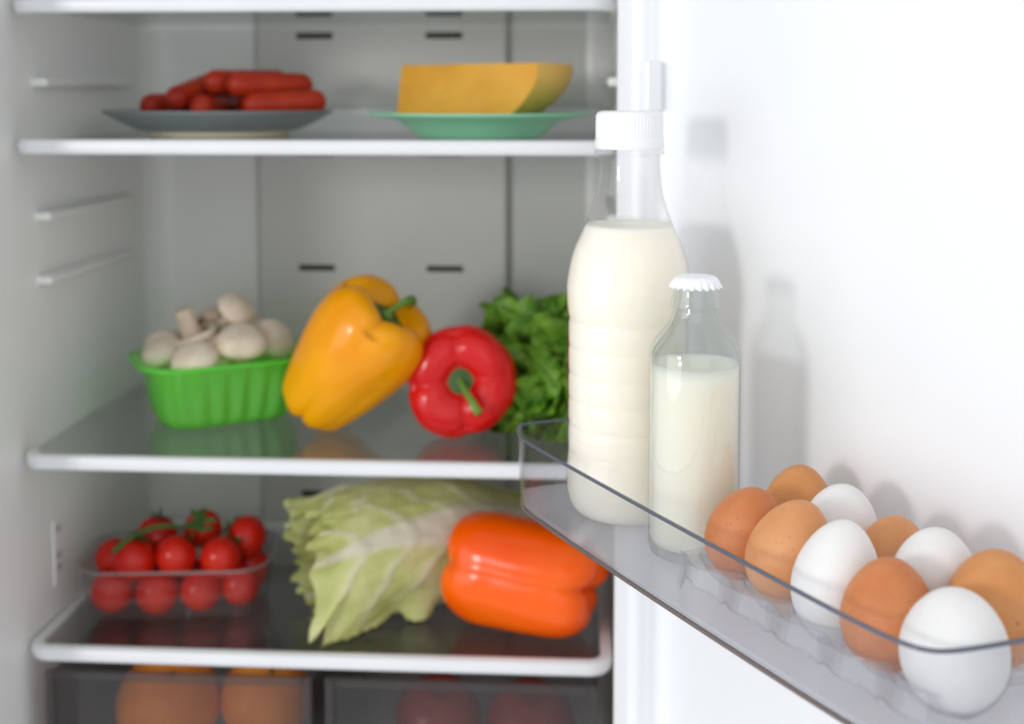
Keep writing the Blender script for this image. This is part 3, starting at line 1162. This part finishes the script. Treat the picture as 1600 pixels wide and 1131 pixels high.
M['mush'] = plain('mushroom_skin', (.66, .53, .40), (.80, .70, .57), rough=.6, scale=45, sss=.2, sssr=(.004, .003, .002), bump=.3, bscale=120, thresh=(.3, .6))
M['mushstem'] = plain('mushroom_stem', (.66, .50, .38), (.72, .58, .46), rough=.7, scale=60, bump=.4, bscale=150)
M['gill'] = plain('mushroom_gills', (.20, .10, .06), (.28, .15, .10), rough=.8, scale=90)


def mushroom(loc, axis, r, h, stl, label, scale=(1, 1, 1)):
    t = thing('mushroom', loc, label, 'mushroom', 'mushrooms heaped in the punnet')
    t.rotation_mode = 'QUATERNION'
    t.rotation_quaternion = Vector(axis).normalized().to_track_quat('Z', 'Y')
    t.scale = scale
    h = h * .86
    key = [(0, h), (.35, h * .97), (.68, h * .80), (.90, h * .50), (1.0, h * .18), (.985, -h * .04), (.90, -h * .16), (.80, -h * .13), (.74, -h * .02)]
    pr = [(max(0, p.x) * r, p.y) for p in spline([(a, b, 0) for a, b in key], 30)]
    pr[0] = (0, h)
    sd = loc[0] * 300
    v, f = lathe(pr[::-1], 40, lambda tt, r_, z_, i: (r_ * (1 + .11 * noise.noise(Vector((math.cos(tt), math.sin(tt), sd)))), z_))
    mk('cap', v, f, M['mush'], t)
    v, f = lathe([(.36 * r, h * .02), (.6 * r, h * .10), (.77 * r, 0)][::-1], 40)
    mk('gills', v, f, M['gill'], t)
    v, f = lathe([(.42 * r, h * .05), (.37 * r, -stl * .3), (.36 * r, -stl * .8), (.40 * r, -stl), (.36 * r, -stl * 1.03), (0, -stl * 1.02)], 28)
    mk('stalk', v, f, M['mushstem'], t)
    return t


def pl(x, y, z):
    x, y = x * 1.08, y * 1.08
    q = Matrix.Rotation(PR, 3, 'Z') @ Vector((x, y, 0))
    return (PX + q.x, PY + q.y, PZ + z)


mushroom(pl(-.052, .012, .066), (-.35, -.35, .9), .0220, .019, .02, 'mushroom cap nearest the left end of the punnet')
mushroom(pl(-.030, -.026, .066), (-.05, -.45, .9), .0235, .017, .018, 'mushroom cap low at the front rim of the punnet')
mushroom(pl(-.0250, .012, .084), (.30, .10, -.95), .0265, .0150, .027, 'mushroom lying upside down with its stalk pointing up')
mushroom(pl(.014, -.020, .077), (.15, -.35, .92), .0265, .020, .018, 'large mushroom cap in the middle of the heap')
mushroom(pl(.016, .014, .104), (.62, -.15, .72), .0215, .019, .022, 'tilted mushroom at the very top of the heap')
mushroom(pl(.048, -.004, .074), (.62, -.35, .70), .0235, .020, .018, 'mushroom cap at the right end next to the yellow pepper')
mushroom(pl(.000, .036, .086), (-.1, .5, -.8), .0240, .016, .02, 'mushroom with brown gills showing behind the upturned one')
mushroom(pl(.040, .030, .078), (.3, .3, .9), .0220, .018, .018, 'mushroom at the back right of the heap')
mushroom(pl(-.008, -.002, .066), (.1, -.6, .75), .0220, .017, .018, 'mushroom wedged under the upturned one')
mushroom(pl(-.045, .038, .070), (-.2, .3, .9), .0210, .018, .018, 'mushroom at the back left of the heap')

# ------------------------------------------------------------------ lettuce
def leafmat(name, dark, light, rough=.45):
    m, N, L, out = nt(name)
    p = N.new('ShaderNodeBsdfPrincipled')
    p.inputs['Roughness'].default_value = rough
    tl = N.new('ShaderNodeBsdfTranslucent')
    mx = N.new('ShaderNodeMixShader')
    mx.inputs[0].default_value = .28
    L.new(p.outputs[0], mx.inputs[1]); L.new(tl.outputs[0], mx.inputs[2]); L.new(mx.outputs[0], out.inputs[0])
    uvn = N.new('ShaderNodeUVMap')
    sp_ = N.new('ShaderNodeSeparateXYZ')
    L.new(uvn.outputs[0], sp_.inputs[0])
    tc = N.new('ShaderNodeTexCoord')
    n = N.new('ShaderNodeTexNoise')
    n.inputs['Scale'].default_value = 60
    n.inputs['Detail'].default_value = 5
    L.new(tc.outputs['Object'], n.inputs[0])
    r = N.new('ShaderNodeValToRGB')
    r.color_ramp.elements[0].position, r.color_ramp.elements[1].position = .32, .68
    r.color_ramp.elements[0].color, r.color_ramp.elements[1].color = (*dark, 1), (*light, 1)
    L.new(n.outputs[0], r.inputs[0])
    # paler rib along the middle, fading to the tip
    ab = N.new('ShaderNodeMath'); ab.operation = 'SUBTRACT'; ab.inputs[1].default_value = .5
    L.new(sp_.outputs[1], ab.inputs[0])
    a2 = N.new('ShaderNodeMath'); a2.operation = 'ABSOLUTE'
    L.new(ab.outputs[0], a2.inputs[0])
    wd = N.new('ShaderNodeMapRange')
    wd.inputs[1].default_value, wd.inputs[2].default_value, wd.inputs[3].default_value, wd.inputs[4].default_value = 0, .9, .16, .01
    L.new(sp_.outputs[0], wd.inputs[0])
    cmp_ = N.new('ShaderNodeMath'); cmp_.operation = 'DIVIDE'
    L.new(a2.outputs[0], cmp_.inputs[0]); L.new(wd.outputs[0], cmp_.inputs[1])
    mr = N.new('ShaderNodeMapRange')
    mr.inputs[1].default_value, mr.inputs[2].default_value, mr.inputs[3].default_value, mr.inputs[4].default_value = .5, 1.3, .75, 0
    L.new(cmp_.outputs[0], mr.inputs[0])
    mc = N.new('ShaderNodeMixRGB')
    mc.inputs[2].default_value = (.50, .62, .28, 1)
    L.new(mr.outputs[0], mc.inputs[0]); L.new(r.outputs[0], mc.inputs[1])
    L.new(mc.outputs[0], p.inputs['Base Color']); L.new(mc.outputs[0], tl.inputs[0])
    return m


M['lettuce'] = leafmat('lettuce_leaf', (.07, .235, .011), (.26, .49, .045))
let = thing('lettuce', (.4480, .1850, Z3), 'curly green lettuce head behind the tall milk bottle', 'lettuce')
rnd = random.Random(11)
for i in range(40):
    el = R(rnd.uniform(2, 88)) if i > 8 else R(rnd.uniform(50, 90))
    azm = rnd.uniform(0, 2 * PI)
    if i > 27:
        el, azm = R(rnd.uniform(-4, 40)), R(rnd.uniform(-165, -60))
    ln = rnd.uniform(.075, .108) * (1 - .1 * math.cos(el))
    wd_ = rnd.uniform(.060, .085)
    sd = rnd.uniform(0, 50)
    ax = Vector((math.cos(el) * math.cos(azm), math.cos(el) * math.sin(azm), math.sin(el)))
    side = Vector((-math.sin(azm), math.cos(azm), 0))
    outw = side.cross(ax).normalized()
    if outw.z > 0: outw = -outw
    org = Vector((0, 0, .024)) + ax * .004

    def lf(u, w):
        x = (w - .5) * 2
        wid = wd_ * (math.sin(PI * (.08 + .80 * u ** .8))) ** .8
        mg = max(sm(.35, 1.0, abs(x)) * sm(.15, .5, u), sm(.62, 1.0, u))
        ph_ = x * 9 + sd
        ruff = mg * .015
        dz = ruff * math.sin(ph_ * 1.6 + u * 8) + mg * .0055 * math.sin(x * 23 + u * 21 + sd) + .007 * noise.noise(Vector((u * 6 + sd, x * 4, sd)))
        du = ruff * .7 * math.cos(ph_ * 2.9 + u * 5) + mg * .003 * math.sin(x * 43 + sd)
        cup = .020 * x * x
        p_ = org + ax * (ln * u + du) + side * (wid * x * .75 + ruff * .5 * math.sin(ph_ * 3.1)) - outw * (cup - dz) + outw * (.030 * u * u)
        return p_
    v, f, uv = grid(lf, 20, 44)
    # keep inside the shelf space
    v = [(p.x, p.y, max(p.z, .0015)) for p in v]
    mk('leaf', v, f, M['lettuce'], let, uv=uv)

# ------------------------------------------------------------------ tomatoes in a clear box
M['tomato'] = plain('tomato_skin', (.50, .006, .004), (.64, .026, .008), rough=.2, scale=12, spec=.35, coat=.05, sss=.08, sssr=(.004, .002, .001))
M['sepal'] = plain('tomato_sepal', (.03, .085, .012), (.06, .14, .025), rough=.6, scale=70)
TBX, TBY = .0745, .1100
TRZ = R(6)
tb = thing('tomato_box', (TBX, TBY, Z4), 'clear plastic box full of cherry tomatoes', 'box', rz=TRZ)
v, f = [], []
lv = [(.002, .09, .035), (.0005, .152, .076), (.0015, .162, .086), (.006, .167, .091), (.02, .170, .095), (.038, .174, .099), (.0515, .177, .102), (.0530, .1755, .1035), (.0536, .184, .112), (.0525, .1855, .1135)]
for z_, w_, h_ in lv:
    for x, y in ring_pts(w_, h_, min(w_, h_) * .22):
        v.append((x, y, z_))
for i in range(len(lv) - 1):
    for k in range(NP):
        f.append([i * NP + k, i * NP + (k + 1) % NP, (i + 1) * NP + (k + 1) % NP, (i + 1) * NP + k])
f.append(list(range(NP))[::-1])
mk('box_wall', v, f, M['clearbox'], tb)
rp = ring_pts(.1855, .1135, .033)
pth = [Vector((x, y, .0530)) for x, y in rp] + [Vector((rp[0][0], rp[0][1], .0530))]
v, f = tube(pth, .0013, 8, cap=False)
M['boxrim'] = thin('clear_box_rim', (.75, .72, .73), rough=.1, body=.35, bodycol=(.7, .66, .66))
mk('rim', v, f, M['boxrim'], tb)


def tomato(x, y, z, r, axis, label, cal=True, seed=0):
    q = Matrix.Rotation(TRZ, 3, 'Z') @ Vector((x, y, 0))
    t = thing('tomato', (TBX + q.x, TBY + q.y, Z4 + z), label, 'tomato', 'tomatoes in the clear box')
    t.rotation_mode = 'QUATERNION'
    t.rotation_quaternion = Vector(axis).normalized().to_track_quat('Z', 'Y')
    pr = []
    for i in range(25):
        a = PI * i / 24
        rr = r * math.sin(a)
        zz_ = -r * .96 * math.cos(a)
        if a > PI / 2: zz_ -= r * .10 * math.exp(-(rr / (.25 * r)) ** 2)
        pr.append((rr if 0 < i < 24 else 0, zz_))
    v, f = lathe(pr, 36)
    mk('fruit', v, f, M['tomato'], t)
    if cal:
        rn = random.Random(seed)
        for k in range(5):
            a = 2 * PI * k / 5 + rn.uniform(-.25, .25)
            ln = r * rn.uniform(.75, 1.0)
            lift = rn.uniform(.1, .5)
            sv, sf, _ = grid(lambda u, w: Vector((math.cos(a), math.sin(a), 0)) * (ln * u) + Vector((-math.sin(a), math.cos(a), 0)) * ((w - .5) * r * .34 * (math.sin(PI * min(1, .12 + .88 * u)) ** .7 + .02))
                             + Vector((0, 0, r * .90 - r * .25 * u * u + lift * ln * u * u + .0008)), 6, 4)
            mk('sepal', sv, sf, M['sepal'], t)
        v, f = tube([Vector((0, 0, r * .85)), Vector((.001, 0, r * 1.0)), Vector((.004, .001, r * 1.25))], [.0014, .0012, .0016], 8)
        mk('stem', v, f, M['sepal'], t)
    return t


rt = .0208
T = [(-.058, -.0215, .0205, 0, 'bottom tomato at the left end of the box, front'), (-.0165, -.0215, .0205, 0, 'second bottom tomato from the left, front of the box'), (.024, -.0215, .0205, 0, 'third bottom tomato from the left, front of the box'),
     (.0635, -.010, .0225, 0, 'bottom tomato at the right end of the box'), (-.055, .014, .0205, 0, 'tomato at the back left bottom of the box'), (-.014, .014, .0205, 0, 'tomato at the back middle bottom of the box'), (.026, .014, .0205, 0, 'tomato at the back right bottom of the box'),
     (-.0660, .010, .0440, 0, 'tomato squeezed against the left wall of the box'), (.0640, .030, .0240, 0, 'tomato at the back right bottom corner of the box'),
     (-.0385, -.018, .0525, 1, 'upper tomato at the left with a green stem across it'), (.0035, -.016, .0520, 1, 'upper tomato in the middle of the front'), (.0435, -.012, .0500, 2, 'orange red upper tomato at the right front'),
     (-.025, .024, .0600, 1, 'upper tomato at the back left with dark sepals'), (.0205, .026, .0640, 1, 'topmost tomato at the back middle with dark sepals'), (.0600, .022, .0560, 1, 'upper tomato at the back right')]
rj = random.Random(21)
for i, (x, y, z_, c, lb) in enumerate(T):
    x += rj.uniform(-.003, .003)
    z_ += rj.uniform(-.001, .003)
    ax = {0: (.2, .6, .3), 1: (.15, .25, .9), 2: (.4, .7, .3)}[c]
    if i == 13: ax = (.05, -.55, .6)
    if i == 10: ax = (.55, .45, .6)
    if i == 14: ax = (-.75, -.1, .65)
    tomato(x - .002, y, z_, rt * rj.uniform(.90, 1.06), ax, lb, cal=(c > 0), seed=i)
# vine piece lying over the heap
q = lambda x, y, z: Vector((x, y, z))
v, f = tube(spline([q(-.052, -.040, .0660), q(-.040, -.026, .0755), q(-.020, -.008, .0800), q(.005, .004, .0760), q(.030, .010, .0720)], 24), [.0030 - .001 * i / 23 for i in range(24)], 10)
o = mk('tomato_vine', v, f, M['sepal'])
o.location = (TBX, TBY, Z4)
tag(o, 'green vine stalk lying across the top of the tomatoes', 'vine')

# ------------------------------------------------------------------ chinese cabbage
def cabmat():
    m, N, L, out = nt('cabbage_leaf')
    p = N.new('ShaderNodeBsdfPrincipled')
    p.inputs['Roughness'].default_value = .42
    tl = N.new('ShaderNodeBsdfTranslucent')
    mx = N.new('ShaderNodeMixShader')
    mx.inputs[0].default_value = .22
    L.new(p.outputs[0], mx.inputs[1]); L.new(tl.outputs[0], mx.inputs[2]); L.new(mx.outputs[0], out.inputs[0])
    at = N.new('ShaderNodeVertexColor')
    at.layer_name = 'rib'
    tc = N.new('ShaderNodeTexCoord')
    n = N.new('ShaderNodeTexNoise')
    n.inputs['Scale'].default_value = 26
    n.inputs['Detail'].default_value = 5
    L.new(tc.outputs['Object'], n.inputs[0])
    r = N.new('ShaderNodeValToRGB')
    e = r.color_ramp.elements
    e[0].position, e[1].position = .30, .72
    e[0].color, e[1].color = (.54, .59, .17, 1), (.77, .79, .40, 1)
    L.new(n.outputs[0], r.inputs[0])
    mc = N.new('ShaderNodeMixRGB')
    mc.inputs[2].default_value = (.80, .75, .60, 1)
    L.new(at.outputs['Color'], mc.inputs[0]); L.new(r.outputs[0], mc.inputs[1])
    L.new(mc.outputs[0], p.inputs['Base Color']); L.new(mc.outputs[0], tl.inputs[0])
    n2 = N.new('ShaderNodeTexNoise')
    n2.inputs['Scale'].default_value = 120
    n2.inputs['Detail'].default_value = 3
    L.new(tc.outputs['Object'], n2.inputs[0])
    b = N.new('ShaderNodeBump')
    b.inputs['Strength'].default_value = .35
    b.inputs['Distance'].default_value = .002
    L.new(n2.outputs[0], b.inputs['Height']); L.new(b.outputs[0], p.inputs['Normal'])
    return m


M['cabbage'] = cabmat()
cab = thing('chinese_cabbage', (.3150, .1350, Z4), 'pale green Chinese cabbage lying behind the orange pepper', 'cabbage')
CA = Vector((.425, .215, .052)) - Vector((.3150, .1350, 0))      # butt end
CB = Vector((.205, .085, .056)) - Vector((.3150, .1350, 0))      # leaf tips
cax = (CB - CA).normalized()
cl = (CB - CA).length
csd = cax.cross(Vector((0, 0, 1))).normalized()      # sideways
cup_ = csd.cross(cax).normalized()
if cup_.z < 0: cup_, csd = -cup_, -csd
tocam = 1 if csd.y < 0 else -1
rnd = random.Random(4)


def cableaf(phi0, halfw, layer, length, flare, droop, sd, ribw=.5, tongue=False):
    """phi0: angle round the axis (0 = up, + = towards the viewer)"""
    rib = []

    def pt(u, w):
        x = (w - .5) * 2
        hw = halfw * (.50 + .50 * sm(0, .5, u)) * (1 - .22 * sm(.80, 1.0, u) * abs(x) ** .5)
        ph_ = phi0 + hw * x
        tipround = length * (1 - .13 * abs(x) ** 2.2 * sm(.5, 1, u))
        rr = .030 + .031 * sm(0, .45, u) - .010 * sm(.80, 1.0, u)
        rr *= 1 + .10 * layer
        edge = abs(x) ** 3 * sm(.45, .95, u) * .7 + sm(.86, 1, u)
        wv = edge * (.0040 * math.sin(8 * u + 7 * x + sd) + .0028 * math.sin(19 * x + 8 * u + 2 * sd) + .0016 * math.sin(41 * x + sd * 3))
        crk = sm(.15, .5, u)
        rr += wv + crk * (.0019 * noise.noise(Vector((u * 7, x * 6, sd))) + .0012 * noise.noise(Vector((u * 19, x * 17, sd)))) + flare * sm(.74, 1.05, u) ** 1.5
        # midrib stands proud, veins slightly
        rw = ribw * (1 - u) ** 1.25 + .035
        mid = 1 - sm(rw * .55, rw * 1.05, abs(x))
        vq = (u * 5.0 - abs(x) * 2.3 * (1 - .3 * u) + .22 * noise.noise(Vector((u * 6, x * 6, sd)))) % 1.0
        vein = (1 - sm(.0, .16, min(vq, 1 - vq))) * sm(.10, .3, u) * (1 - sm(.55, .98, abs(x))) * (1 - sm(.86, 1.0, u))
        rr += .0032 * mid * (1 - .5 * u) + .0014 * vein
        rib.append(min(1, max(mid * (1 - .25 * sm(.75, 1, u)), vein * .75)))
        c = CA + cax * (cl * (tipround * u) + edge * .004 * math.sin(21 * x + sd))
        p_ = c + (cup_ * math.cos(ph_) + csd * tocam * math.sin(ph_)) * rr
        if tongue:
            a_ = sum(math.exp(-((x - x0) / w0) ** 2) for x0, w0 in ((.30, .10), (.72, .13))) * sm(.86, 1, u)
            p_ += cax * (.006 * a_) + Vector((0, -.006 * a_, -.040 * a_))
            b_ = math.exp(-((u - .60) / .055) ** 2) * sm(.72, 1, x)
            p_ += Vector((.004 * b_, -.012 * b_, -.034 * b_))
        p_ += Vector((0, 0, -1)) * droop * sm(.60, 1.05, u) ** 1.5 * (.35 + .65 * sm(-.3, 1, x))
        return p_
    v, f, uv = grid(pt, 64, 64)
    v = [Vector((p.x, p.y, max(p.z, .0010 + .0012 * (1 + math.sin(p.x * 900 + sd))))) for p in v]
    o_ = mk('leaf', v, f, M['cabbage'], cab)
    ca = o_.data.color_attributes.new('rib', 'FLOAT_COLOR', 'POINT')
    for i, r_ in enumerate(rib):
        ca.data[i].color = (r_, r_, r_, 1)
    return o_


for i in range(4):
    cableaf(2 * PI * i / 4 + .3, 1.1, -2.4 + .1 * i, .93 + .02 * i, .002, 0, i * 3.1 + 1)
for i in range(4):
    cableaf(2 * PI * i / 4 + .8, 1.2, -1.1 + .1 * i, .985, .004, .002, i * 2.3 + 7)
cableaf(-1.1, 1.25, .00, 1.01, .004, .006, 2.2)
cableaf(2.5, 1.1, .10, 1.00, .006, .012, 5.1)
cableaf(-.25, 1.15, .45, 1.04, .004, .010, 8.4, .55)
cableaf(1.05, 1.20, .85, 1.04, .010, .040, 12.7, .58, True)
v, f = lathe([(0, -.006), (.018, -.005), (.026, .004), (.028, .016), (.0, .02)], 32)
bt = mk('butt', v, f, plain('cabbage_butt', (.62, .56, .40), (.70, .65, .5), rough=.6, scale=60), cab)
bt.location = CA + cax * .004
bt.rotation_euler = cax.to_track_quat('Z', 'Y').to_euler()
